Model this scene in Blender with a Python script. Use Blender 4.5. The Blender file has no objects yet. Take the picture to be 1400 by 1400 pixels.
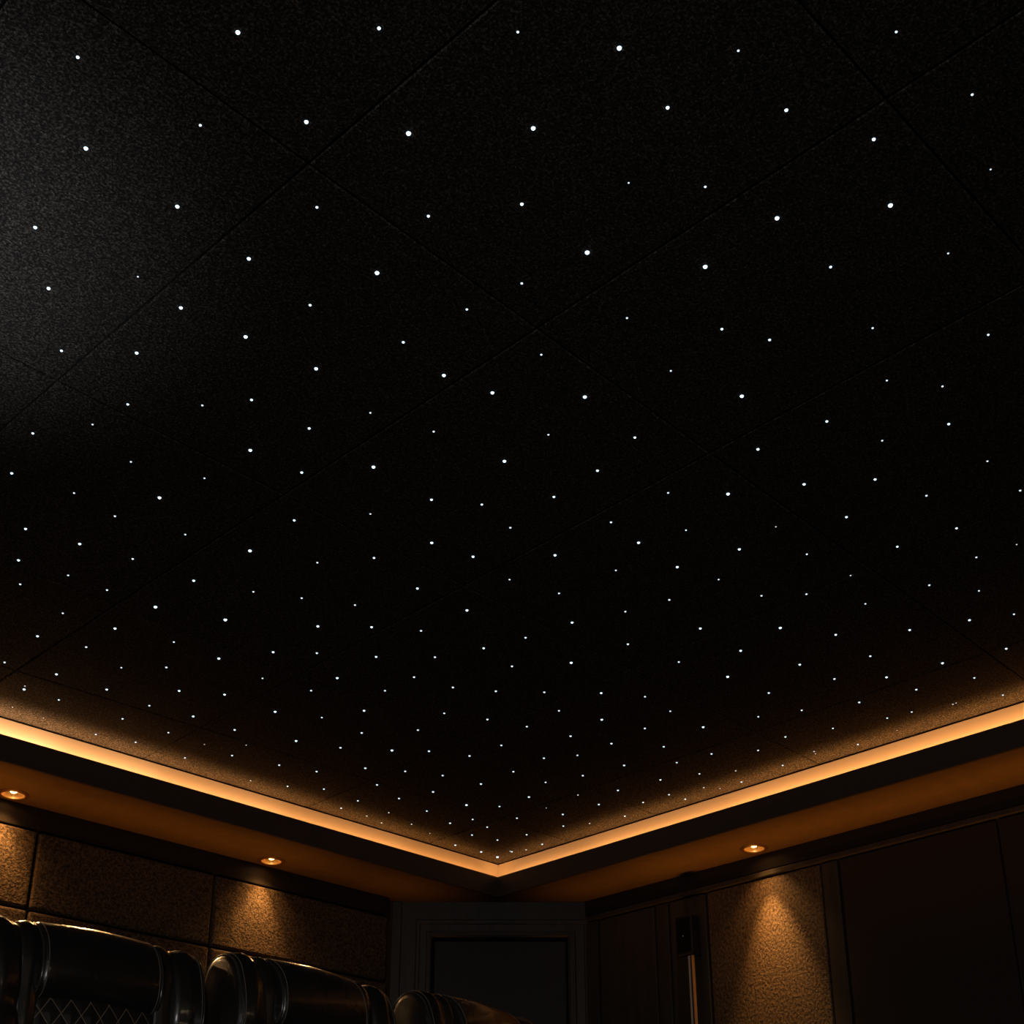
import bpy, bmesh, math, random
from mathutils import Vector, Matrix
random.seed(4)
scene = bpy.context.scene
COL = scene.collection
PI = math.pi

# ------------------------------------------------------------------ helpers
def mesh_obj(name, bm, mat=None, parent=None, smooth=False, loc=None, rotz=0.0):
    bmesh.ops.recalc_face_normals(bm, faces=bm.faces)
    me = bpy.data.meshes.new(name)
    bm.to_mesh(me); bm.free()
    if smooth:
        for p in me.polygons: p.use_smooth = True
    if mat: me.materials.append(mat)
    o = bpy.data.objects.new(name, me)
    COL.objects.link(o)
    if parent: o.parent = parent
    if loc is not None: o.location = loc
    o.rotation_euler[2] = rotz
    return o

def empty(name, loc=(0, 0, 0), rotz=0.0):
    o = bpy.data.objects.new(name, None)
    o.empty_display_size = 0.1
    COL.objects.link(o)
    o.location = loc; o.rotation_euler[2] = rotz
    return o

def tag(o, label=None, cat=None, group=None, kind=None):
    if label: o['label'] = label
    if cat: o['category'] = cat
    if group: o['group'] = group
    if kind: o['kind'] = kind
    return o

def box(bm, x0, x1, y0, y1, z0, z1, bev=0.0, seg=2):
    r = bmesh.ops.create_cube(bm, size=1.0)
    vs = r['verts']
    for v in vs:
        v.co = Vector((x0 + (v.co.x + .5) * (x1 - x0), y0 + (v.co.y + .5) * (y1 - y0), z0 + (v.co.z + .5) * (z1 - z0)))
    if bev > 0:
        es = list({e for v in vs for e in v.link_edges})
        bmesh.ops.bevel(bm, geom=es, offset=bev, segments=seg, profile=0.5, affect='EDGES')
    return bm

def lathe(bm, prof, seg=40, axis=(0, 0)):
    rings = []
    for r, z in prof:
        rings.append([bm.verts.new((axis[0] + r * math.cos(2 * PI * i / seg), axis[1] + r * math.sin(2 * PI * i / seg), z)) for i in range(seg)])
    for a, b in zip(rings, rings[1:]):
        for i in range(seg):
            j = (i + 1) % seg
            bm.faces.new((a[i], a[j], b[j], b[i]))
    return rings

def tube(bm, pts, r, seg=8):
    pts = [Vector(p) for p in pts]
    rings = []
    up = Vector((1, 0, 0))
    for i, p in enumerate(pts):
        t = (pts[min(i + 1, len(pts) - 1)] - pts[max(i - 1, 0)]).normalized()
        n = t.cross(up)
        if n.length < 1e-4: n = t.cross(Vector((0, 1, 0)))
        n.normalize(); b = t.cross(n)
        rings.append([bm.verts.new(p + r * (math.cos(2 * PI * k / seg) * n + math.sin(2 * PI * k / seg) * b)) for k in range(seg)])
    for a, b in zip(rings, rings[1:]):
        for k in range(seg):
            l = (k + 1) % seg
            bm.faces.new((a[k], a[l], b[l], b[k]))
    bm.faces.new(rings[0]); bm.faces.new(rings[-1])

def smooth_loop(pts, n):
    """closed Catmull-Rom through pts resampled to n points at equal spacing"""
    m = len(pts); out = []
    for i in range(m):
        p0, p1, p2, p3 = (Vector(pts[(i + k - 1) % m]) for k in range(4))
        for j in range(16):
            t = j / 16
            out.append(0.5 * ((2 * p1) + (-p0 + p2) * t + (2 * p0 - 5 * p1 + 4 * p2 - p3) * t * t + (-p0 + 3 * p1 - 3 * p2 + p3) * t ** 3))
    L = [0.0]
    for i in range(len(out)): L.append(L[-1] + (out[(i + 1) % len(out)] - out[i]).length)
    res = []; k = 0
    for q in range(n):
        d = L[-1] * q / n
        while L[k + 1] < d: k += 1
        f = (d - L[k]) / max(1e-9, L[k + 1] - L[k])
        res.append(out[k].lerp(out[(k + 1) % len(out)], f))
    return res

def inset_loop(lp, d):
    n = len(lp); out = []
    area = sum(lp[i].x * lp[(i + 1) % n].y - lp[(i + 1) % n].x * lp[i].y for i in range(n))
    s = 1 if area > 0 else -1
    for i in range(n):
        t = lp[(i + 1) % n] - lp[i - 1]; t.normalize()
        out.append(lp[i] + s * d * Vector((-t.y, t.x)))
    return out

def loft(bm, prof, stations, n=56):
    """soft cushion: closed (y,z) profile carried along x; stations are (x, inset)"""
    lp = smooth_loop(prof, n)
    rings = []
    for x, d in stations:
        l2 = inset_loop(lp, d)
        rings.append([bm.verts.new((x, p.x, p.y)) for p in l2])
    for a, b in zip(rings, rings[1:]):
        for i in range(n):
            j = (i + 1) % n
            bm.faces.new((a[i], a[j], b[j], b[i]))
    for r in (rings[0], rings[-1]):
        c = Vector((0, 0, 0))
        for v in r: c += v.co
        cv = bm.verts.new(c / n)
        for i in range(n): bm.faces.new((r[i], r[(i + 1) % n], cv))
    return lp

def ends(x0, x1, r, k=5, mid=3, crown=0.0):
    """stations with rounded ends of radius r, optional crown (negative inset at the middle)"""
    out = []
    for i in range(k + 1):
        a = PI / 2 * i / k
        out.append((x0 + r * (1 - math.cos(PI / 2 - a)) if False else x0 + r * (1 - math.cos(a)), r * (1 - math.sin(a))))
    for i in range(1, mid + 1):
        t = i / (mid + 1)
        out.append((x0 + r + (x1 - x0 - 2 * r) * t, -crown * math.sin(PI * t)))
    for i in range(k, -1, -1):
        a = PI / 2 * i / k
        out.append((x1 - r * (1 - math.cos(a)), r * (1 - math.sin(a))))
    return out

# ------------------------------------------------------------------ materials
def new_mat(name):
    m = bpy.data.materials.new(name); m.use_nodes = True
    nt = m.node_tree
    return m, nt, nt.nodes['Principled BSDF']

def link(nt, a, b): nt.links.new(a, b)

def node(nt, t, **kw):
    n = nt.nodes.new(t)
    for k, v in kw.items(): setattr(n, k, v)
    return n

def plain(name, col, rough=0.5, metal=0.0, spec=0.5):
    m, nt, b = new_mat(name)
    b.inputs['Base Color'].default_value = (*col, 1)
    b.inputs['Roughness'].default_value = rough
    b.inputs['Metallic'].default_value = metal
    b.inputs['Specular IOR Level'].default_value = spec
    return m

def coords(nt, kind='Object', scale=(1, 1, 1), rot=(0, 0, 0)):
    tc = node(nt, 'ShaderNodeTexCoord'); mp = node(nt, 'ShaderNodeMapping')
    mp.inputs['Scale'].default_value = scale; mp.inputs['Rotation'].default_value = rot
    link(nt, tc.outputs[kind], mp.inputs['Vector'])
    return mp.outputs['Vector']

def noise(nt, vec, scale, detail=2.0, rough=0.5):
    n = node(nt, 'ShaderNodeTexNoise')
    n.inputs['Scale'].default_value = scale; n.inputs['Detail'].default_value = detail
    n.inputs['Roughness'].default_value = rough
    if vec is not None: link(nt, vec, n.inputs['Vector'])
    return n

def ramp(nt, fac, stops):
    r = node(nt, 'ShaderNodeValToRGB')
    e = r.color_ramp.elements
    while len(e) < len(stops): e.new(0.5)
    for k, (p, c) in zip(e, stops):
        k.position = p; k.color = (*c, 1) if len(c) == 3 else c
    link(nt, fac, r.inputs['Fac'])
    return r

def bump(nt, b, height, strength, dist):
    bp = node(nt, 'ShaderNodeBump')
    bp.inputs['Strength'].default_value = strength; bp.inputs['Distance'].default_value = dist
    link(nt, height, bp.inputs['Height']); link(nt, bp.outputs['Normal'], b.inputs['Normal'])
    return bp

def fabric(name, dark, light, scale, rough=0.95, bumpd=0.004, spec=0.2, stretch=(1, 1, 1), lo=0.35, hi=0.7, detail=2.0, nr=0.6):
    m, nt, b = new_mat(name)
    v = coords(nt, scale=stretch)
    n = noise(nt, v, scale, detail, nr)
    r = ramp(nt, n.outputs['Fac'], [(lo, dark), (hi, light)])
    link(nt, r.outputs['Color'], b.inputs['Base Color'])
    b.inputs['Roughness'].default_value = rough
    b.inputs['Specular IOR Level'].default_value = spec
    bump(nt, b, n.outputs['Fac'], 0.7, bumpd)
    return m

M = {}
def star_cloth():
    m, nt, b = new_mat('black_star_cloth')
    v = coords(nt)
    n1 = noise(nt, v, 165, 1.0, 0.5); n2 = noise(nt, v, 380, 1.0, 0.5)
    mx = node(nt, 'ShaderNodeMath', operation='MULTIPLY_ADD')
    link(nt, n1.outputs['Fac'], mx.inputs[0]); mx.inputs[1].default_value = 0.6
    m2 = node(nt, 'ShaderNodeMath', operation='MULTIPLY'); link(nt, n2.outputs['Fac'], m2.inputs[0]); m2.inputs[1].default_value = 0.4
    link(nt, m2.outputs[0], mx.inputs[2])
    r = ramp(nt, mx.outputs[0], [(0.38, (0.012, 0.0105, 0.009)), (0.50, (0.032, 0.027, 0.023)), (0.62, (0.105, 0.088, 0.073)), (0.72, (0.24, 0.20, 0.165))])
    link(nt, r.outputs['Color'], b.inputs['Base Color'])
    b.inputs['Roughness'].default_value = 0.95; b.inputs['Specular IOR Level'].default_value = 0.15
    bump(nt, b, mx.outputs[0], 0.4, 0.004)
    return m
M['star_cloth'] = star_cloth()
M['backing'] = plain('black_backing', (0.004, 0.004, 0.004), 0.9, spec=0.1)
M['wall_cloth'] = fabric('brown_wall_fabric', (0.020, 0.013, 0.008), (0.125, 0.080, 0.045), 100, bumpd=0.008, lo=.33, hi=.70, detail=2.0, nr=0.6)
M['satin'] = fabric('streaky_satin_fabric', (0.022, 0.012, 0.006), (0.150, 0.092, 0.045), 85, detail=2.0, nr=0.65, rough=0.6, spec=0.35, bumpd=0.006, stretch=(1, 1, 0.7), lo=0.30, hi=0.74)
M['brown'] = plain('dark_brown_paint', (0.050, 0.032, 0.022), 0.6, spec=0.25)
M['fascia'] = plain('black_brown_paint', (0.055, 0.039, 0.031), 0.6, spec=0.25)
M['crown'] = plain('black_crown_paint', (0.020, 0.014, 0.010), 0.65, spec=0.2)
M['panel_black'] = plain('black_panel_fabric', (0.032, 0.021, 0.015), 0.8, spec=0.2)
M['soffit'] = fabric('bronze_soffit_paint', (0.115, 0.066, 0.030), (0.135, 0.080, 0.038), 14, rough=0.7, spec=0.2, bumpd=0.0005)
M['cove'] = plain('warm_cove_paint', (0.72, 0.60, 0.45), 0.8, spec=0.1)
M['wood'] = fabric('dark_stained_wood', (0.034, 0.026, 0.019), (0.052, 0.039, 0.028), 20, rough=0.5, spec=0.3, bumpd=0.0006, stretch=(1, 1, 0.08))
M['door'] = plain('dark_door_paint', (0.030, 0.024, 0.018), 0.6, spec=0.25)
M['plastic'] = plain('black_plastic', (0.012, 0.012, 0.013), 0.45)
M['chrome'] = plain('brushed_steel', (0.45, 0.45, 0.48), 0.45, metal=0.3)
M['copper'] = plain('copper_strip', (0.66, 0.34, 0.12), 0.45, metal=0.3)
M['carpet'] = fabric('dark_carpet', (0.008, 0.007, 0.006), (0.02, 0.017, 0.014), 90, bumpd=0.004)
M['ring'] = plain('bronze_ring', (0.20, 0.10, 0.035), 0.45, metal=0.6)
M['reflector'] = plain('gold_reflector', (0.85, 0.55, 0.22), 0.28, metal=0.9)

def leather():
    m, nt, b = new_mat('black_leather')
    v = coords(nt)
    fine = noise(nt, v, 420, 2, 0.6)
    big = noise(nt, coords(nt, scale=(1.0, 1.0, 0.55)), 9, 3, 0.55)
    add = node(nt, 'ShaderNodeMath', operation='MULTIPLY_ADD')
    link(nt, big.outputs['Fac'], add.inputs[0]); add.inputs[1].default_value = 7.0
    link(nt, fine.outputs['Fac'], add.inputs[2])
    b.inputs['Base Color'].default_value = (0.013, 0.0115, 0.0105, 1)
    rr = ramp(nt, big.outputs['Fac'], [(0.3, (0.22,) * 3), (0.7, (0.36,) * 3)])
    link(nt, rr.outputs['Color'], b.inputs['Roughness'])
    b.inputs['Specular IOR Level'].default_value = 0.5
    b.inputs['Coat Weight'].default_value = 0.6; b.inputs['Coat Roughness'].default_value = 0.16
    bump(nt, b, add.outputs[0], 0.35, 0.0018)
    return m
M['leather'] = leather()
M['piping'] = plain('glossy_piping_leather', (0.032, 0.030, 0.028), 0.20, spec=0.7)
M['stitch'] = plain('tan_stitching', (0.16, 0.13, 0.105), 0.7)

def quilted():
    m, nt, b = new_mat('quilted_leather')
    tc = node(nt, 'ShaderNodeTexCoord')
    sep = node(nt, 'ShaderNodeSeparateXYZ'); link(nt, tc.outputs['Object'], sep.inputs[0])
    outs = []
    for s in (1, -1):
        a = node(nt, 'ShaderNodeMath', operation='MULTIPLY_ADD')   # z + s*x
        link(nt, sep.outputs['X'], a.inputs[0]); a.inputs[1].default_value = s * 1.5
        link(nt, sep.outputs['Z'], a.inputs[2])
        d = node(nt, 'ShaderNodeMath', operation='MULTIPLY'); link(nt, a.outputs[0], d.inputs[0]); d.inputs[1].default_value = 1 / 0.09
        f = node(nt, 'ShaderNodeMath', operation='PINGPONG'); link(nt, d.outputs[0], f.inputs[0]); f.inputs[1].default_value = 0.5
        outs.append(f)
    mn = node(nt, 'ShaderNodeMath', operation='MINIMUM')
    link(nt, outs[0].outputs[0], mn.inputs[0]); link(nt, outs[1].outputs[0], mn.inputs[1])
    r = ramp(nt, mn.outputs[0], [(0.018, (0.20, 0.15, 0.10)), (0.03, (0.013, 0.0115, 0.0105))])
    link(nt, r.outputs['Color'], b.inputs['Base Color'])
    h = ramp(nt, mn.outputs[0], [(0.0, (0, 0, 0)), (0.4, (1, 1, 1))])
    b.inputs['Roughness'].default_value = 0.38
    bump(nt, b, h.outputs['Color'], 0.5, 0.006)
    return m
M['quilt'] = quilted()

def emit(name, col, s):
    m = bpy.data.materials.new(name); m.use_nodes = True
    nt = m.node_tree; nt.nodes.clear()
    e = node(nt, 'ShaderNodeEmission'); o = node(nt, 'ShaderNodeOutputMaterial')
    e.inputs['Color'].default_value = (*col, 1); e.inputs['Strength'].default_value = s
    link(nt, e.outputs[0], o.inputs['Surface'])
    m.cycles.emission_sampling = 'NONE'
    return m

# ------------------------------------------------------------------ room measures (metres)
H_CEIL, Z_LIP, Z_SOF = 2.65, 2.544, 2.429
XC, YC = 5.09, 5.151            # corner of the star field
XL, YL = 5.02, 5.081            # corner of the cove lip
XW, YW = 5.435, 5.547           # wall planes at the corner
X0, Y0 = -2.2, -2.4             # unseen walls
XB, YB = -1.75, -1.95           # unseen edges of the star field
SK = math.atan(-0.022)          # the recliner wall is a touch out of square
PIV = (XC, YC, 0)

def left_obj(name, bm, mat, parent=None, **k):
    """something built along the recliner wall, in room coordinates before the skew"""
    for v in bm.verts: v.co -= Vector(PIV)
    return mesh_obj(name, bm, mat, parent, loc=PIV, rotz=SK, **k)

def skew(x, y):
    c, s = math.cos(SK), math.sin(SK)
    dx, dy = x - XC, y - YC
    return XC + c * dx - s * dy, YC + s * dx + c * dy

# ------------------------------------------------------------------ ceiling with star panels
ceiling = tag(empty('ceiling', (0, 0, 0)), 'black panelled star ceiling in a warm lit tray', kind='structure')
# seams:  X = b + a*Y  (parallel to the speaker wall)   /   Y = b + a*X  (parallel to the recliner wall)
SX = [(0.0, XC - 0.007), (0.0, 4.56), (0.0250, 3.6249), (0.022, 2.7154), (-0.005, 2.0124), (-0.0242, 1.3035), (0.0, 0.60), (0.0, -0.15), (0.0, -0.95), (0.0, XB)]
SY = [(-0.022, YC - 0.007 + 0.022 * XC), (-0.0502, 4.845), (0.001, 3.9861), (0.0115, 2.958), (0.0137, 1.865), (-0.0081, 0.8986), (0.0, 0.0), (0.0, -1.0), (0.0, YB)]

def cross(ix, iy):
    a, b = SX[ix]; c, d = SY[iy]
    y = (d + c * b) / (1 - a * c)
    return Vector((b + a * y, y))

def panel_mesh(q):
    bm = bmesh.new()
    c = sum(q, Vector((0, 0))) / 4
    def ring(d, z):
        out = []
        for i in range(4):
            p, n, o = q[i], q[(i + 1) % 4], q[i - 1]
            e = ((n - p).normalized() + (o - p).normalized()) * d
            out.append(bm.verts.new((p.x + e.x, p.y + e.y, z)))
        return out
    rs = [ring(0.0055, H_CEIL), ring(0.0022, H_CEIL + 0.004), ring(0.0022, H_CEIL + 0.018)]
    bm.faces.new(rs[0]); bm.faces.new(rs[2])
    for a, b in zip(rs, rs[1:]):
        for i in range(4): bm.faces.new((a[i], a[(i + 1) % 4], b[(i + 1) % 4], b[i]))
    return bm
for i in range(len(SX) - 1):
    for j in range(len(SY) - 1):
        q = [cross(i, j), cross(i + 1, j), cross(i + 1, j + 1), cross(i, j + 1)]
        mesh_obj('star_panel', panel_mesh(q), M['star_cloth'], ceiling)
bm = bmesh.new(); box(bm, X0, XW + .1, Y0, YW + .25, H_CEIL + 0.018, H_CEIL + 0.08)
mesh_obj('backing', bm, M['backing'], ceiling)

# downlights in the soffit
DL = [(2.375, 5.488, 'round recessed downlight above the front recliner, cut off by the frame edge'),
      (3.752, 5.451, 'round recessed downlight over the bright patch on the recliner wall'),
      (5.329, 3.574, 'round recessed downlight above the streaky satin panel of the speaker wall')]
R_HOLE = 0.052
# soffit underside with real holes, outer outline follows the walls and the angled door wall
def sk(x, y): return skew(x, y)
outer = [(X0, Y0), (XW + .05, Y0), (XW + .05, 4.75), (4.61, 5.66), sk(X0 - .05, YW + .05)]
inner = [(XB + .07, YB + .07), (XL, YB + .07), (XL, YL), sk(XB + .07, YL)]
bm = bmesh.new()
def loop(pts, z):
    vs = [bm.verts.new((x, y, z)) for x, y in pts]
    return [bm.edges.new((vs[i], vs[(i + 1) % len(vs)])) for i in range(len(vs))]
es = loop(outer, Z_SOF) + loop(inner, Z_SOF)
for x, y, _l in DL:
    es += loop([(x + R_HOLE * math.cos(2 * PI * k / 36), y + R_HOLE * math.sin(2 * PI * k / 36)) for k in range(36)], Z_SOF)
bmesh.ops.triangle_fill(bm, use_beauty=True, use_dissolve=False, edges=es)
mesh_obj('soffit', bm, M['soffit'], ceiling)

# fascia, ledge and cove back of each side of the tray
def tray_side(make, a0, a1, horizontal, lip, back, sgn):
    # sgn: direction from lip to back wall
    def b(lo, hi, z0, z1, mat, name):
        bm = bmesh.new()
        lo, hi = min(lo, hi), max(lo, hi)
        if horizontal: box(bm, a0, a1, lo, hi, z0, z1)
        else: box(bm, lo, hi, a0, a1, z0, z1)
        make(name, bm, mat, ceiling)
    b(lip, lip + sgn * 0.012, Z_SOF - 0.001, Z_LIP, M['fascia'], 'fascia')
    b(lip + sgn * 0.012, back, 2.470, 2.482, M['cove'], 'cove_ledge')
    b(back - sgn * .004, back, H_CEIL - .0035, H_CEIL + .001, M['backing'], 'edge_bead')
    b(back, back + sgn * 0.015, 2.470, H_CEIL + 0.018, M['cove'], 'cove_back')
tray_side(mesh_obj, YB, YC, False, XL, XC, 1)
tray_side(left_obj, XB, XC, True, YL, YC, 1)
tray_side(mesh_obj, YB, YC, False, XB + .07, XB, -1)
tray_side(mesh_obj, XB, XC, True, YB + .07, YB, -1)

# ------------------------------------------------------------------ walls and floor
def S(name, bm, mat, label=None, maker=mesh_obj, parent=None):
    o = maker(name, bm, mat, parent)
    return tag(o, label, kind='structure') if parent is None else o

floor = bmesh.new(); box(floor, X0, XW + .1, Y0, YW + .25, -0.1, 0.0)
floor = S('floor', floor, M['carpet'], 'dark carpeted floor')
bm = bmesh.new(); box(bm, -1.5, 4.05, 2.55, 4.35, 0.0, 0.30, 0.01)
mesh_obj('riser', bm, M['carpet'], floor)

bm = bmesh.new(); box(bm, X0 - .2, 5.0, YW, YW + .1, 0, H_CEIL)
S('wall_left', bm, M['brown'], 'dark wall behind the recliners', left_obj)
bm = bmesh.new(); box(bm, XW + .03, XW + .13, Y0, 4.95, 0, H_CEIL)
S('wall_right', bm, M['fascia'], 'dark wall with the speaker')
bm = bmesh.new(); box(bm, X0 - .1, X0, Y0, YW + .25, 0, H_CEIL)
S('wall_back', bm, M['brown'])
bm = bmesh.new(); box(bm, X0, XW + .13, Y0 - .1, Y0, 0, H_CEIL)
S('wall_front', bm, M['brown'])

# angled wall across the corner with the door; local x runs along the wall, -y faces the room
DM, DR = (5.05, 5.20, 0), -PI / 4
def diag(name, bm, mat, parent=None, **k):
    if parent is None: return mesh_obj(name, bm, mat, None, loc=DM, rotz=DR, **k)
    return mesh_obj(name, bm, mat, parent, **k)
CL, CRT, CT = -0.395, 0.579, 2.325          # outer casing
OL, ORT, OT = -0.302, 0.454, 2.222          # leaf opening
bm = bmesh.new()
box(bm, -0.75, OL - .03, 0.0, 0.08, 0, Z_SOF + .1); box(bm, ORT + .03, 0.75, 0.0, 0.08, 0, Z_SOF + .1)
box(bm, OL - .03, ORT + .03, 0.0, 0.08, OT + .03, Z_SOF + .1)
tag(diag('wall_corner', bm, M['wood']), 'dark angled wall around the door', kind='structure')
door = empty('door_1', DM, DR); tag(door, 'dark panel door with stepped casing in the angled corner wall', kind='structure')
bm = bmesh.new(); box(bm, OL, ORT, 0.035, 0.07, 0.005, OT, 0.003)
diag('leaf', bm, M['door'], door)
bm = bmesh.new()                                # stepped, mitred casing swept round three sides
prof = [(0.0, 0.0), (0.0, -0.012), (0.006, -0.018), (0.022, -0.018), (0.026, -0.010), (0.060, -0.010), (0.064, -0.020), (0.084, -0.022), (0.093, -0.014), (0.093, 0.05)]
def casing(bm, l, r, t, wl, wr, wt):
    def row(px, py, pz, dx, dz):
        return None
    rows = []
    for u, y in prof:
        f = u / 0.093
        rows.append([bm.verts.new((l + f * wl, y, 0)), bm.verts.new((l + f * wl, y, t - f * wt)), bm.verts.new((r - f * wr, y, t - f * wt)), bm.verts.new((r - f * wr, y, 0))])
    for a, b in zip(rows, rows[1:]):
        for k in range(3): bm.faces.new((a[k], a[k + 1], b[k + 1], b[k]))
casing(bm, CL, CRT, CT, OL - CL, CRT - ORT, CT - OT)
diag('casing', bm, M['wood'], door)
bm = bmesh.new(); box(bm, ORT - .012, ORT, 0.0, 0.034, 0, OT); box(bm, OL, OL + .012, 0.0, 0.034, 0, OT); box(bm, OL, ORT, 0.0, 0.034, OT - .012, OT)
diag('stop', bm, M['backing'], door)
bm = bmesh.new(); box(bm, -0.575, -0.476, -0.022, 0.0, 0, 2.428, 0.004)
tag(diag('trim_1', bm, M['wood']), 'flat dark pilaster between recliner wall and door', kind='structure')

# crown strips above the panels
bm = bmesh.new(); box(bm, X0, 4.60, YW - .035, YW, 2.322, Z_SOF, 0.004)
S('trim_2', bm, M['crown'], 'dark crown strip above the fabric panels', left_obj)
bm = bmesh.new(); box(bm, XW - .004, XW + .03, Y0, 4.80, 2.342, Z_SOF, 0.003)
S('trim_3', bm, M['crown'], 'dark crown strip above the speaker wall')
bm = bmesh.new(); box(bm, XW - .012, XW + .03, Y0, 4.79, 2.308, 2.338, 0.006, 3)
S('trim_4', bm, M['wood'], 'slim rail moulding along the top of the speaker wall')

# fabric panels on the recliner wall: bevelled, each one lifts off
def wall_panel(x0, x1, z0, z1, label):
    g = 0.006
    low = 0.0 if z1 > 2.2 else 0.008
    bm = bmesh.new(); box(bm, x0 + g, x1 - g, YW - .042 - low, YW - .001, z0 + g, z1 - g, 0.013, 3)
    o = left_obj('acoustic_panel', bm, M['wall_cloth'])
    tag(o, label, 'wall panel', 'fabric panels on the recliner wall')
cols = [(1.612, 2.546), (2.546, 3.480), (3.480, 4.595)]
rows = [(1.948, 2.320), (1.616, 1.948), (1.26, 1.616)]
names = [['brown fabric panel, top row, cut by the frame edge, lit along its side',
          'dark unlit brown fabric panel, top row, above the front recliner',
          'brown fabric panel with the bright downlight patch, top row'],
         ['brown fabric panel behind the front recliner, second row, cut by the frame edge',
          'brown fabric panel, second row, above the headrest of the front recliner',
          'brown fabric panel, second row, right above the middle recliner'],
         ['brown fabric panel low behind the front recliner at the frame edge, mostly hidden',
          'brown fabric panel low in the gap between front and middle recliner',
          'brown fabric panel low behind the middle recliner, almost hidden']]
names[1][2] = 'brown fabric panel, second row, directly above the middle recliner'
for r, (z0, z1) in enumerate(rows):
    for c, (x0, x1) in enumerate(cols): wall_panel(x0, x1, z0, z1, names[r][c])

# panels and stiles of the speaker wall
def right_panel(y0, y1, mat, label, name='fabric_panel', face=XW):
    g = 0.004
    bm = bmesh.new(); box(bm, face, XW + .029, y0 + g, y1 - g, 0.10, 2.302, 0.005, 2)
    return tag(mesh_obj(name, bm, mat), label, 'wall panel', 'tall panels on the speaker wall')
right_panel(4.305, 4.700, M['wood'], 'tall narrow blue-black panel of the speaker wall next to the door')
right_panel(3.966, 4.208, M['wood'], 'tall dark panel of the speaker wall carrying the small speaker')
right_panel(3.274, 3.960, M['satin'], 'tall streaky satin panel glowing brown under the downlight')
right_panel(2.370, 3.170, M['panel_black'], 'wide unlit black panel beyond the glowing satin panel')
right_panel(1.45, 2.364, M['panel_black'], 'dark panel at the frame edge, after the wide black panel')
for k, (y0, y1, face, lab) in enumerate([(4.214, 4.297, XW - .003, 'slim dark stile beside the small speaker'), (3.180, 3.266, XW - .003, 'slim dark stile beside the glowing satin panel'), (4.71, 4.80, XW - .006, 'dark corner stile next to the door casing')]):
    bm = bmesh.new(); box(bm, face, XW + .029, y0, y1, 0.10, 2.302, 0.004)
    S('trim_%d' % (5 + k), bm, M['wood'], lab)
for k, (mk, a) in enumerate([(mesh_obj, (XW + .0, XW + .029, Y0, 4.75, 0, .095))]):
    bm = bmesh.new(); box(bm, *a, 0.004)
    S('baseboard_right', bm, M['wood'], None, mk)

# small wall speaker and the slim tower below it
SY0, SY1, SX0 = 4.010, 4.117, 5.360
spk = tag(empty('wall_speaker', (XW, 4.0635, 1.976)), 'small black box speaker high on the wall, above the slim tower', 'speaker')
def part(name, bm, mat, root, **k):
    for v in bm.verts: v.co -= root.location
    return mesh_obj(name, bm, mat, root, **k)
bm = bmesh.new(); box(bm, SX0, XW - .0005, SY0, SY1, 1.976, 2.186, 0.006, 3); part('cabinet', bm, M['plastic'], spk)
bm = bmesh.new(); box(bm, SX0 - .004, SX0 + .002, SY0 + .010, SY1 - .010, 1.990, 2.172, 0.003); gr = part('grille', bm, M['backing'], spk)
bm = bmesh.new(); bmesh.ops.create_uvsphere(bm, u_segments=12, v_segments=8, radius=0.004)
for v in bm.verts: v.co += Vector((SX0 - .005, SY0 + .054, 2.078))
tag(part('indicator_light', bm, M['chrome'], spk), 'tiny grey indicator dot')
tw = tag(empty('tower_cabinet', (XW, 4.0635, 0.0)), 'slim dark tower with grey and copper edge strips below the small speaker', 'cabinet')
bm = bmesh.new(); box(bm, SX0 + .002, XW - .0005, SY0 + .001, SY1, 0.04, 1.972, 0.003); part('body', bm, M['plastic'], tw)
bm = bmesh.new(); box(bm, SX0 - .003, SX0 + .003, SY0 + .020, SY0 + .030, 0.05, 1.970, 0.001); tag(part('edge_strip', bm, M['chrome'], tw), 'grey metal edge strip')
bm = bmesh.new(); box(bm, SX0 - .004, SX0 + .010, SY0 - .002, SY0 + .009, 0.05, 1.970, 0.002); tag(part('edge_strip', bm, M['copper'], tw), 'copper edge strip')
bm = bmesh.new(); box(bm, SX0 - .01, XW - .0005, SY0 - .008, SY1 + .008, 0.0, 0.04, 0.003); part('base', bm, M['plastic'], tw)

# ------------------------------------------------------------------ downlights
M['bulb'] = emit('warm_bulb', (1.0, 0.56, 0.22), 20.0)
proto = None
for x, y, lab in DL:
    if proto is None:
        root = empty('downlight', (x, y, Z_SOF))
        bm = bmesh.new()
        lathe(bm, [(0.0505, 0.004), (0.0505, -0.003), (0.053, -0.006), (0.066, -0.005), (0.070, -0.001), (0.070, 0.0)], 48)
        mesh_obj('trim_ring', bm, M['ring'], root, smooth=True)
        bm = bmesh.new()
        rings = lathe(bm, [(0.050, -0.002), (0.049, 0.006), (0.040, 0.022), (0.026, 0.034), (0.010, 0.038)], 48)
        bm.faces.new(rings[-1])
        mesh_obj('reflector', bm, M['reflector'], root, smooth=True)
        bm = bmesh.new()
        lathe(bm, [(0.001, 0.006), (0.010, 0.008), (0.016, 0.014), (0.017, 0.022), (0.012, 0.033)], 32)
        mesh_obj('bulb', bm, M['bulb'], root, smooth=True)
        proto = root
    else:
        root = proto.copy(); COL.objects.link(root); root.location = (x, y, Z_SOF)
        for ch in list(proto.children):
            c = ch.copy(); COL.objects.link(c); c.parent = root
    tag(root, lab, 'downlight', 'recessed downlights in the soffit')

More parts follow.
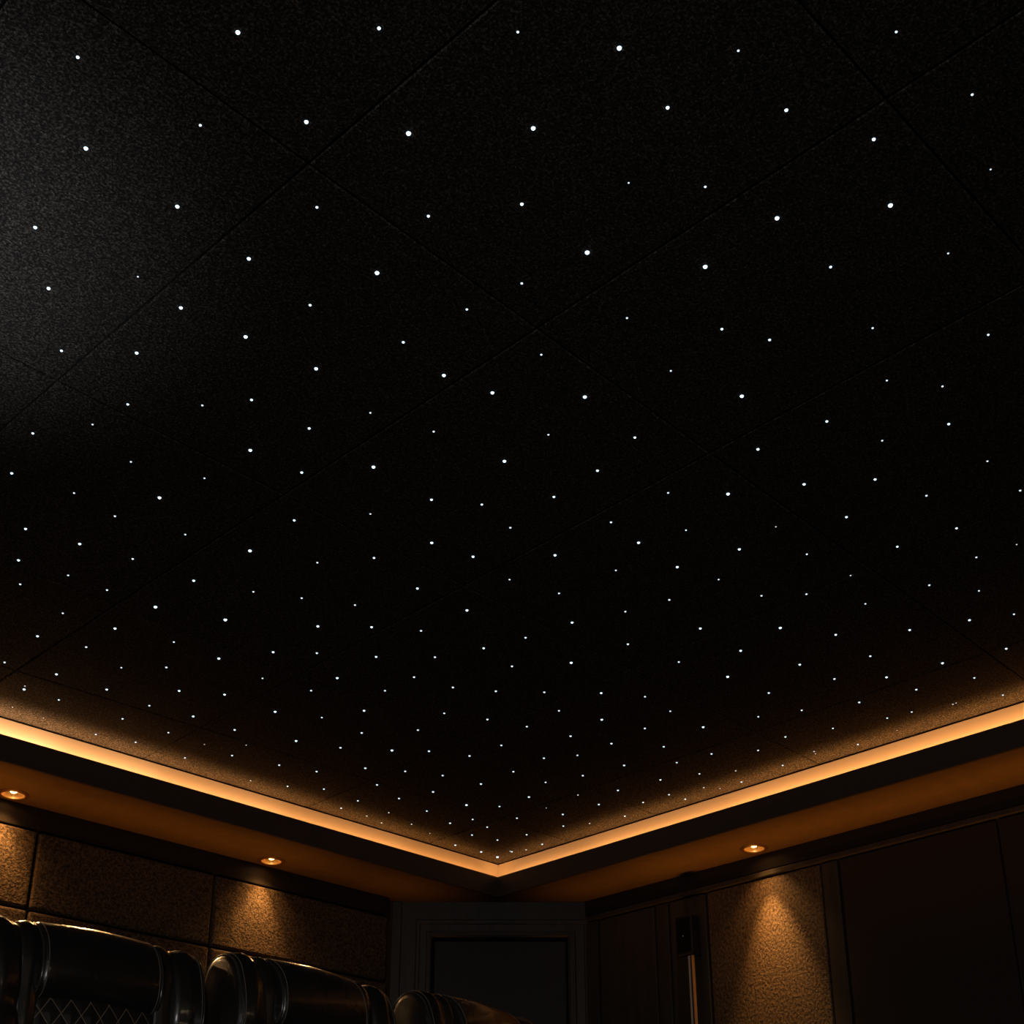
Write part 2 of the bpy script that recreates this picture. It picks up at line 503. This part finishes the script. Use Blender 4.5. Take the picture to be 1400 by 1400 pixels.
# ------------------------------------------------------------------ recliners
def make_recliner():
    root = empty('recliner')
    L = M['leather']
    def add(name, build, mat=L, parent=root, smooth=True):
        bm = bmesh.new(); build(bm); return mesh_obj(name, bm, mat, parent, smooth=smooth)
    add('base', lambda bm: box(bm, -.36, .36, -.62, .10, 0.0, .11, .01), M['plastic'], smooth=False)
    add('seat', lambda bm: loft(bm, [(-.10, .30), (-.10, .44), (-.30, .475), (-.55, .475), (-.655, .44), (-.665, .36), (-.62, .29), (-.3, .28)], ends(-.245, .245, .03, crown=.012)))
    add('footrest', lambda bm: loft(bm, [(-.60, .10), (-.60, .30), (-.64, .345), (-.695, .31), (-.71, .22), (-.69, .12), (-.64, .09)], ends(-.245, .245, .03, crown=.006)))
    for s in (-1, 1):
        a, b = sorted((s * .25, s * .385))
        add('armrest', lambda bm: loft(bm, [(-.05, .10), (-.05, .56), (-.09, .615), (-.30, .63), (-.58, .62), (-.665, .585), (-.69, .50), (-.68, .14), (-.64, .10), (-.3, .095)], ends(a, b, .045, crown=.006)))
    # backrest: rear shell, quilted lower back, headrest pillow, two bolsters and two wings
    add('backrest', lambda bm: loft(bm, [(.02, .30), (.02, .80), (.03, 1.0), (.07, 1.045), (.115, 1.0), (.135, .80), (.14, .45), (.12, .28)], ends(-.345, .345, .05)))
    qp = add('quilted_panel', lambda bm: loft(bm, [(.03, .40), (-.10, .43), (-.125, .55), (-.118, .70), (-.100, .84), (-.05, .895), (.03, .885)], ends(-.21, .21, .03, mid=7, crown=.022)), M['quilt'])
    PP = [(-.045, .848), (-.095, .853), (-.127, .888), (-.134, .94), (-.122, 1.0), (-.090, 1.052), (-.040, 1.090), (.015, 1.100), (.06, 1.075), (.075, .98), (.05, .87), (0, .848)]
    hr = add('headrest', lambda bm: loft(bm, PP, ends(-.198, .198, .022, crown=.008)))
    WP = [(.04, .42), (-.10, .42), (-.135, .50), (-.150, .64), (-.140, .775), (-.118, .815), (-.125, .86), (-.118, .93), (-.098, 1.00), (-.068, 1.055), (-.018, 1.086), (.04, 1.080), (.085, 1.035), (.11, .93), (.12, .75), (.12, .5)]
    BP = [(.04, .42), (-.08, .42), (-.105, .55), (-.110, .75), (-.100, .88), (-.094, .98), (-.066, 1.052), (-.015, 1.090), (.04, 1.082), (.08, 1.02), (.10, .8), (.10, .5)]
    def rim(bm, prof, x, d, r, a, b):
        lp = inset_loop(smooth_loop(prof, 120), d)
        seq = lp[int(a * 120):int(b * 120)]
        tube(bm, [(x, p.x, p.y) for p in seq], r, 6)
    for s in (-1, 1):
        a, b = sorted((s * .188, s * .256))
        add('bolster', lambda bm: loft(bm, BP, ends(a, b, .014, crown=.006)))
        a, b = sorted((s * .246, s * .368))
        w = add('wing', lambda bm: loft(bm, WP, ends(a, b, .034, crown=.008)))
        add('piping', lambda bm: rim(bm, WP, s * .3575, .0100, .0042, .03, .72), M['piping'], parent=w)
        tag(add('stitching', lambda bm: rim(bm, WP, s * .346, .0022, .0011, .06, .70), M['stitch'], parent=w), 'pale stitching line')
        add('piping', lambda bm: rim(bm, PP, s * .1965, .010, .0050, .02, .80), M['piping'], parent=hr)
        tag(add('stitching', lambda bm: rim(bm, PP, s * .183, .0012, .0012, .05, .74), M['stitch'], parent=hr), 'pale stitching line')
    return root
rp = make_recliner()
RX = [(1.970, 3.815, -2, 'black leather recliner at the frame edge, first and largest of the row'),
      (2.730, 3.72, 6, 'black leather recliner in the middle of the row, below the lit wall patch'),
      (3.53, 3.72, 8, 'black leather recliner at the end of the row, in front of the door')]
for k, (x, y, a, lab) in enumerate(RX):
    if k == 0: r = rp
    else:
        r = rp.copy(); COL.objects.link(r)
        for ch in list(rp.children):
            c = ch.copy(); COL.objects.link(c); c.parent = r
            for g in list(ch.children):
                d = g.copy(); COL.objects.link(d); d.parent = c
    r.location = (x, y, 0.30); r.rotation_euler[2] = math.radians(a)
    tag(r, lab, 'recliner', 'row of leather recliners on the riser')

# ------------------------------------------------------------------ fibre-optic stars
M['star_big'] = emit('blue_white_star_bright', (0.64, 0.84, 1.0), 2.6)
M['star_mid'] = emit('blue_white_star', (0.64, 0.84, 1.0), 1.9)
M['star_small'] = emit('white_star', (0.72, 0.87, 1.0), 1.3)
M['star_dim'] = emit('dim_star', (0.85, 0.90, 0.95), 0.75)
STARS = """0.761,1.995,6.4,2.70 1.030,1.962,5.6,2.86 0.888,2.193,8.0,2.91 0.957,1.716,8.8,2.65 1.149,1.509,6.8,2.64 1.185,1.793,8.0,2.85 1.359,1.660,9.2,2.88 1.349,1.319,5.2,2.65 1.539,1.459,8.4,2.86 1.674,1.625,6.4,3.06 1.519,1.199,9.2,2.68 1.693,1.032,4.8,2.69 1.701,1.220,6.8,2.81 1.883,1.045,6.8,2.82 1.799,1.410,3.6,3.00 1.930,1.294,4.8,3.01 1.879,0.783,5.2,2.65 2.124,0.746,5.2,2.78 2.081,0.953,6.8,2.89 2.338,0.811,3.6,2.97 2.274,1.024,8.8,3.06 1.120,2.195,7.6,3.07 0.920,2.488,6.8,3.13 1.175,2.460,3.6,3.27 1.040,2.654,6.8,3.31 1.310,2.480,6.8,3.38 1.177,2.847,5.6,3.53 1.322,2.713,6.4,3.53 1.419,2.924,5.2,3.74 1.569,2.779,4.4,3.74 1.348,1.968,5.6,3.07 1.332,2.215,7.2,3.22 1.581,2.031,8.4,3.26 1.535,2.239,5.6,3.37 1.489,2.454,7.2,3.48 1.793,2.177,5.6,3.50 1.697,2.425,6.8,3.59 1.652,2.660,5.6,3.72 1.547,1.805,6.0,3.09 1.857,1.804,4.8,3.30 1.893,1.619,8.8,3.20 1.825,1.968,4.8,3.38 2.084,1.953,4.4,3.54 1.959,2.200,6.8,3.62 2.104,2.159,6.8,3.69 2.298,1.989,7.2,3.70 2.123,1.232,8.4,3.10 2.131,1.446,8.4,3.24 2.136,1.699,4.4,3.41 2.341,1.551,5.6,3.45 2.463,1.487,5.6,3.49 2.379,1.749,4.0,3.60 2.603,1.676,7.2,3.70 2.507,1.003,4.0,3.20 2.347,1.229,5.6,3.24 2.613,1.271,4.4,3.45 2.848,1.070,4.8,3.47 2.827,1.354,4.0,3.64 2.957,1.258,4.4,3.66 1.396,3.078,4.0,3.82 1.295,3.239,5.2,3.86 1.569,3.162,4.0,3.99 1.345,3.472,5.6,4.04 1.531,3.435,4.0,4.14 1.772,3.078,3.6,4.07 1.732,3.268,6.4,4.16 1.688,3.462,4.4,4.26 1.522,3.736,5.6,4.33 1.907,3.396,4.0,4.36 1.692,3.695,6.0,4.41 1.598,3.938,5.6,4.51 1.866,3.655,4.4,4.50 1.766,3.911,4.0,4.60 1.678,4.087,4.4,4.66 1.913,3.907,4.4,4.70 2.092,3.633,5.6,4.64 2.099,3.893,6.4,4.81 1.886,4.175,4.0,4.85 1.923,2.469,4.0,3.77 1.845,2.650,5.6,3.84 1.787,2.859,6.4,3.93 2.098,2.665,6.8,4.01 1.963,2.842,5.6,4.04 2.256,2.870,3.6,4.25 2.107,3.073,5.2,4.28 2.115,3.329,6.4,4.45 2.321,3.230,4.0,4.52 2.437,3.069,4.8,4.50 2.284,3.550,4.0,4.71 2.432,3.465,4.0,4.75 2.598,3.369,4.0,4.80 2.108,2.406,4.4,3.85 2.353,2.180,4.0,3.86 2.355,2.363,6.4,3.98 2.588,2.197,5.6,4.03 2.339,2.671,5.6,4.17 2.469,2.578,4.8,4.20 2.598,2.387,5.2,4.16 2.628,2.609,4.4,4.32 2.834,2.355,4.4,4.29 2.510,2.859,6.0,4.41 2.667,2.825,5.6,4.49 2.855,2.622,5.6,4.48 2.862,2.845,3.6,4.63 2.677,3.119,5.2,4.69 3.054,2.788,4.0,4.72 2.909,3.110,5.6,4.83 2.540,2.010,5.2,3.88 2.840,1.788,6.0,3.93 3.090,1.792,6.0,4.10 2.832,2.119,4.0,4.14 2.968,1.990,6.4,4.14 3.231,1.992,3.2,4.32 3.042,2.212,3.6,4.34 2.992,2.371,6.0,4.41 3.261,2.158,5.6,4.45 3.447,2.015,4.0,4.47 3.206,2.377,5.6,4.55 3.075,2.541,3.6,4.57 3.374,2.327,3.6,4.63 3.677,2.167,4.0,4.72 3.574,2.287,4.0,4.73 3.366,2.539,4.4,4.76 3.322,2.707,4.0,4.84 2.868,1.570,5.6,3.81 3.125,1.328,5.6,3.82 3.061,1.505,4.0,3.89 3.374,1.334,4.0,3.98 3.221,1.623,5.6,4.07 3.591,1.334,4.4,4.13 3.412,1.555,4.4,4.15 3.342,1.798,5.2,4.27 3.652,1.579,4.8,4.33 3.618,1.774,4.8,4.43 3.885,1.485,3.2,4.42 3.867,1.619,4.0,4.49 3.674,1.986,3.2,4.60 3.926,1.825,4.4,4.67 4.086,1.720,3.6,4.70 3.886,2.055,3.6,4.79 4.337,1.710,4.0,4.86 1.907,4.408,5.2,5.02 2.081,4.145,5.6,4.96 2.081,4.359,4.4,5.10 2.295,4.084,4.0,5.06 1.921,4.706,4.4,5.22 2.268,4.422,3.6,5.26 2.392,4.293,4.4,5.26 2.116,4.659,5.2,5.32 2.330,4.644,4.8,5.45 2.546,4.444,4.8,5.46 2.091,4.883,5.6,5.45 2.079,4.852,3.2,5.42 2.241,4.877,4.0,5.54 2.537,4.659,4.0,5.59 2.728,4.622,4.8,5.69 2.140,5.084,2.8,5.61 2.285,5.095,2.8,5.71 2.528,4.860,4.0,5.72 2.747,4.849,3.6,5.85 2.532,5.094,3.6,5.87 2.702,5.047,3.6,5.95 2.958,5.048,3.6,6.12 2.933,4.850,2.8,5.98 2.332,3.795,6.4,4.90 2.603,3.593,5.6,4.95 2.748,3.456,5.2,4.95 2.611,3.884,5.2,5.14 2.735,3.771,4.4,5.15 2.494,4.079,5.6,5.19 2.917,3.632,4.8,5.18 2.718,4.104,3.6,5.35 2.928,3.888,5.2,5.35 2.698,4.342,4.8,5.49 2.926,4.057,4.0,5.46 3.140,3.842,4.0,5.46 2.946,4.333,5.2,5.65 3.205,4.056,4.8,5.64 3.123,4.240,3.6,5.71 2.935,4.616,4.4,5.83 3.348,4.246,4.4,5.86 3.199,4.524,4.8,5.94 3.070,4.723,2.8,5.99 3.387,4.444,4.4,6.01 3.571,4.302,5.2,6.04 3.095,4.870,4.0,6.10 3.316,4.811,4.0,6.20 3.488,4.751,4.0,6.28 3.623,4.555,4.4,6.24 3.781,4.452,4.0,6.28 3.338,5.071,3.2,6.39 3.507,5.005,3.6,6.45 3.654,4.909,3.6,6.49 3.800,4.681,4.0,6.44 3.996,4.746,4.0,6.61 3.873,4.917,3.6,6.64 3.881,5.060,3.6,6.74 4.046,5.057,3.2,6.84 4.093,4.938,3.2,6.80 4.167,5.083,3.2,6.94 2.897,3.347,4.4,4.98 3.247,2.901,5.2,4.92 3.212,3.107,4.4,5.03 3.161,3.282,4.8,5.11 3.080,3.471,4.4,5.18 3.489,3.126,5.6,5.22 3.348,3.314,4.4,5.25 3.140,3.662,4.4,5.34 3.315,3.621,4.4,5.43 3.464,3.522,4.4,5.46 3.611,3.387,4.4,5.47 3.782,3.226,4.8,5.48 3.788,3.469,4.0,5.64 3.463,3.834,4.0,5.67 3.637,3.749,4.4,5.72 3.985,3.400,4.8,5.73 3.811,3.681,4.0,5.79 3.502,4.047,4.0,5.83 4.022,3.616,4.4,5.89 4.213,3.542,4.4,5.97 3.880,3.908,4.0,5.99 3.696,4.190,4.4,6.05 3.864,4.099,4.4,6.10 4.207,3.742,3.6,6.09 4.124,3.875,4.0,6.13 4.143,4.092,4.0,6.28 3.941,4.365,4.0,6.32 4.411,3.892,4.0,6.33 4.146,4.315,4.4,6.43 4.350,4.078,3.6,6.41 4.054,4.558,4.4,6.52 4.436,4.273,4.4,6.59 4.587,4.082,3.2,6.56 4.296,4.575,4.8,6.69 4.428,4.472,3.6,6.71 4.611,4.320,2.2,6.73 4.759,4.096,4.0,6.69 4.738,4.323,4.0,6.82 4.214,4.782,3.6,6.77 4.465,4.706,3.6,6.89 4.613,4.530,3.6,6.87 3.618,2.592,5.2,4.96 3.824,2.377,6.0,4.96 3.525,2.866,4.4,5.08 3.873,2.592,5.2,5.13 3.782,2.822,4.0,5.22 4.135,2.497,4.8,5.24 4.024,2.764,5.6,5.34 4.267,2.734,4.4,5.48 3.936,3.120,4.0,5.51 4.124,3.136,3.6,5.65 4.509,2.734,4.0,5.64 4.434,2.903,3.6,5.70 4.188,3.328,4.0,5.81 4.356,3.138,4.8,5.80 4.699,2.944,4.0,5.90 4.407,3.398,4.0,6.00 4.626,3.295,4.0,6.08 4.742,3.120,3.6,6.04 4.932,2.946,3.2,6.05 4.960,2.957,2.6,6.08 4.451,3.669,4.4,6.21 4.597,3.473,3.6,6.18 4.972,3.143,3.6,6.21 4.873,3.339,3.2,6.27 4.784,3.484,3.6,6.30 4.714,3.664,4.0,6.38 5.011,3.405,3.6,6.40 4.943,3.579,3.2,6.47 5.009,3.531,2.6,6.48 4.677,3.900,4.0,6.50 4.899,3.759,3.6,6.56 5.005,3.741,3.6,6.62 4.893,3.919,3.6,6.66 4.982,4.114,3.6,6.84 4.264,1.847,5.2,4.90 4.179,2.043,4.8,4.97 4.017,2.260,4.8,5.01 4.578,1.856,4.8,5.11 4.266,2.261,4.4,5.17 4.519,2.091,5.2,5.23 4.477,2.313,4.8,5.34 4.343,2.470,4.4,5.36 4.731,2.065,4.0,5.35 4.666,2.286,4.4,5.45 4.966,2.058,3.6,5.50 4.610,2.518,4.4,5.56 4.904,2.249,3.2,5.58 4.902,2.233,2.8,5.57 4.853,2.411,3.6,5.65 4.836,2.518,3.6,5.71 4.766,2.743,3.6,5.81 5.001,2.761,3.6,5.98 4.984,2.555,2.2,5.83 4.291,4.987,3.2,6.96 4.422,4.832,4.0,6.94 4.601,4.738,3.6,7.00 4.632,4.886,3.6,7.11 4.834,4.675,3.6,7.11 4.871,4.442,3.6,6.98 4.938,4.317,3.2,6.95 4.785,4.847,3.6,7.19 4.683,5.072,4.0,7.27 4.456,5.027,2.6,7.09 4.863,5.054,4.4,7.38 4.990,5.054,5.2,7.46 4.981,4.932,3.6,7.37 4.969,4.933,2.8,7.37 5.013,4.852,3.2,7.34 5.007,4.724,3.6,7.26"""
def dome_mesh(mat):
    bm = bmesh.new()
    lathe(bm, [(1.0, 0.0), (0.97, -0.25), (0.80, -0.60), (0.45, -0.88), (0.05, -1.0)], 16)
    me = bpy.data.meshes.new('star_light'); 
    bmesh.ops.recalc_face_normals(bm, faces=bm.faces)
    bm.to_mesh(me); bm.free(); me.materials.append(mat)
    return me
CLS = [(32, 'large bright', 'star_big', .36), (24, 'medium', 'star_mid', .345), (18, 'small', 'star_small', .35), (14.5, 'tiny faint', 'star_dim', .35), (0, 'speck', 'star_dim', .33)]
DM_ = {c[2]: dome_mesh(M[c[2]]) for c in CLS}
ORD = ['first', 'second', 'third', 'fourth', 'fifth', 'sixth', 'seventh', 'eighth', 'ninth', 'tenth', 'eleventh', 'twelfth', 'thirteenth', 'fourteenth', 'fifteenth']
cells = {}; specks = []
for t in STARS.split():
    x, y, d, zc = map(float, t.split(','))
    lo, word, mk, f = next(c for c in CLS if d * 5 >= c[0])
    rad = f * d * zc / 1817
    if word == 'speck': specks.append((x, y, rad)); continue
    ix = max(i for i in range(len(SX)) if i == 0 or x < SX[i][0] * y + SX[i][1])
    iy = max(i for i in range(len(SY)) if i == 0 or y < SY[i][0] * x + SY[i][1])
    cells.setdefault((ix, iy, word), []).append((x, y, rad, mk))
for (ix, iy, word), lst in sorted(cells.items()):
    lst.sort(key=lambda s: -s[0])
    where = 'ceiling panel %s from speaker wall, %s from recliner wall' % (ORD[ix], ORD[iy])
    for k, (x, y, rad, mk) in enumerate(lst):
        o = bpy.data.objects.new('star_light', DM_[mk]); COL.objects.link(o)
        o.location = (x, y, H_CEIL + 0.0003); o.scale = (rad,) * 3
        if len(lst) == 1: lab = 'the one %s star in %s' % (word, where)
        else: lab = '%s star, %s off speaker wall in panel %s from it, %s from recliner wall' % (word, ORD[k], ORD[ix], ORD[iy])
        tag(o, lab, 'star light', 'star lights in the black ceiling')
bm = bmesh.new()
for x, y, rad in specks:
    rs = lathe(bm, [(rad, 0.0), (rad * .8, -rad * .6), (rad * .05, -rad)], 10)
    for r in rs:
        for v in r: v.co += Vector((x, y, H_CEIL + 0.0003))
tag(mesh_obj('glitter', bm, M['star_dim']), 'faint glowing specks in the ceiling cloth along the cove', 'glitter', kind='stuff')  # sparkle put in as emission, the specks glow by themselves

# ------------------------------------------------------------------ light
def area(name, loc, direction, sx, sy, power, col, spread=PI):
    d = bpy.data.lights.new(name, 'AREA'); d.shape = 'RECTANGLE'; d.size = sx; d.size_y = sy
    d.energy = power; d.color = col; d.spread = spread
    o = bpy.data.objects.new(name, d); COL.objects.link(o); o.location = loc
    o.rotation_euler = Vector(direction).to_track_quat('-Z', 'Y').to_euler()
    return o
def spot(name, loc, direction, power, angle, blend, col, size=0.02):
    d = bpy.data.lights.new(name, 'SPOT'); d.energy = power; d.spot_size = angle; d.spot_blend = blend
    d.color = col; d.shadow_soft_size = size
    o = bpy.data.objects.new(name, d); COL.objects.link(o); o.location = loc
    o.rotation_euler = Vector(direction).to_track_quat('-Z', 'Y').to_euler()
    return o
WARM = (1.0, 0.44, 0.125)
LEDZ = 2.515
def led(x0, y0, x1, y1, wpm, col=WARM):
    L = math.hypot(x1 - x0, y1 - y0)
    d = bpy.data.lights.new('led_strip_light', 'AREA'); d.shape = 'RECTANGLE'; d.size = L; d.size_y = 0.038
    d.energy = wpm * L; d.color = col
    o = bpy.data.objects.new('led_strip_light', d); COL.objects.link(o)
    o.location = ((x0 + x1) / 2, (y0 + y1) / 2, LEDZ)
    o.rotation_euler = (PI, 0, math.atan2(y1 - y0, x1 - x0))
LW = 2.35
ex = lambda x: skew(x, YC - .030)
segs = [(5.06, 4.4, .58), (4.4, 3.6, .74), (3.6, 2.9, .95), (2.9, 2.4, 1.25), (2.4, -1.7, 1.65)]
for a, b, f in segs:
    p, q = ex(a), ex(b); led(*p, *q, LW * f, (1.0, 0.42 + .11 * (f - .6), 0.10 + .13 * (f - .6)))
for a, b, f in [(5.12, 4.4, .6), (4.4, 3.5, .78), (3.5, 2.6, .95), (2.6, -1.8, 1.0)]:
    led(XC - .030, a, XC - .030, b, LW * f)
for x, y, p, tgt, ang in [(2.375, 5.488, 10, (0, .03, -1), 1.9), (3.752, 5.451, 10, (0, .03, -1), 1.9), (5.329, 3.574, 12, (.04, 0, -1), 1.7), (1.0, 5.50, 10, (0, .03, -1), 1.9),
                          (2.375, 5.488, 30, (0, .07, -1), 1.15), (3.752, 5.451, 34, (-.03, .07, -1), 1.15), (5.329, 3.574, 105, (.055, -.025, -1), 0.84)]:
    spot('downlight_beam', (x, y, Z_SOF + .004), tgt, p, ang, 1.0, (1.0, 0.50, 0.15), 0.012)
for x, y, p, tgt in [(2.375, 5.488, 60, (-.1, -1.75, -1.0)), (3.752, 5.451, 45, (-.2, -1.75, -1.0)), (1.0, 5.50, 42, (.5, -1.75, -1.0))]:
    spot('added_rim_beam', (x, y, Z_SOF - .012), tgt, p, 1.0, 1.0, (1.0, 0.56, 0.22), 0.03)  # extra beams added along the downlight row for warm rims on the recliners
for x, y, p, tgt in [(2.85, 5.42, 40, (-.85, -1.62, -1.02)), (4.1, 5.36, 7, (-1.25, -1.65, -1.02))]:
    spot('added_rim_beam', (x, y, Z_SOF - .006), tgt, p, .5, 1.0, (1.0, 0.52, 0.18), 0.005)  # added beams with no fixture, aimed at the recliner tops for a rim
for x in (1.6, 3.6):
    spot('added_front_beam', (x, -2.1, 2.41), (0, 5.7, -1.25), 13, .55, 1.0, (1.0, 0.70, 0.42), 0.04)  # added unseen beams that put highlights on the leather fronts
# added unseen uplights near the floor, standing in for warm bounce on the soffit
def wash(p, q, power, side):
    p, q = Vector(p), Vector(q); L = (q - p).length
    d = bpy.data.lights.new('added_soffit_wash', 'AREA'); d.shape = 'RECTANGLE'; d.size = L; d.size_y = 0.06
    d.energy = power * L; d.color = (1.0, 0.38, 0.05); d.spread = 0.35
    o = bpy.data.objects.new('added_soffit_wash', d); COL.objects.link(o); o.location = (p + q) / 2
    t = (q - p).normalized(); n = Vector((t.y, -t.x, 0)) * side
    z = (Vector((0, 0, -1)) - n * .085).normalized(); y = z.cross(t)
    o.rotation_euler = Matrix((t, y, z)).transposed().to_euler()
wash((-0.5, 5.24, .32), (2.3, 5.19, .32), .95, -1)
wash((2.3, 5.19, .32), (3.9, 5.155, .32), .52, -1)
wash((3.9, 5.155, .32), (4.75, 5.135, .32), .26, -1)
wash((5.07, 4.2, .32), (5.07, 4.8, .32), .35, 1)
wash((5.07, 3.2, .32), (5.07, 4.2, .32), .74, 1)
wash((5.07, 0.8, .32), (5.07, 3.2, .32), .70, 1)
# added lights without a fixture: cool patch on the ceiling, faint fill across the room
spot('added_ceiling_glow', (0.38, 2.88, 1.30), (0.06, -.06, 1), 50, 1.34, 1.0, (0.80, 0.88, 1.0), 0.15)
area('added_room_fill', (-1.9, -0.6, 1.3), (1, .75, -.22), 1.6, 0.9, 16, (1.0, 0.95, 0.92), 1.6)

# ------------------------------------------------------------------ camera
cam = bpy.data.cameras.new('camera'); co = bpy.data.objects.new('camera', cam); COL.objects.link(co)
cam.sensor_width = 36; cam.sensor_fit = 'HORIZONTAL'; cam.lens = 36 * 1817.0 / 1400
cam.shift_y = (1031.4457 - 700) / 1400
cam.clip_start = 0.02
co.location = (0, 0, 0.30)
co.rotation_euler = (PI / 2 + 0.396423, 0, -0.790508)
scene.camera = co

w = bpy.data.worlds.new('night'); scene.world = w; w.use_nodes = True
w.node_tree.nodes['Background'].inputs['Color'].default_value = (0, 0, 0, 1)
vs = scene.view_settings
vs.view_transform = 'Standard'; vs.look = 'None'; vs.exposure = 0; vs.gamma = 1; vs.use_curve_mapping = False
scene.cycles.use_denoising = True
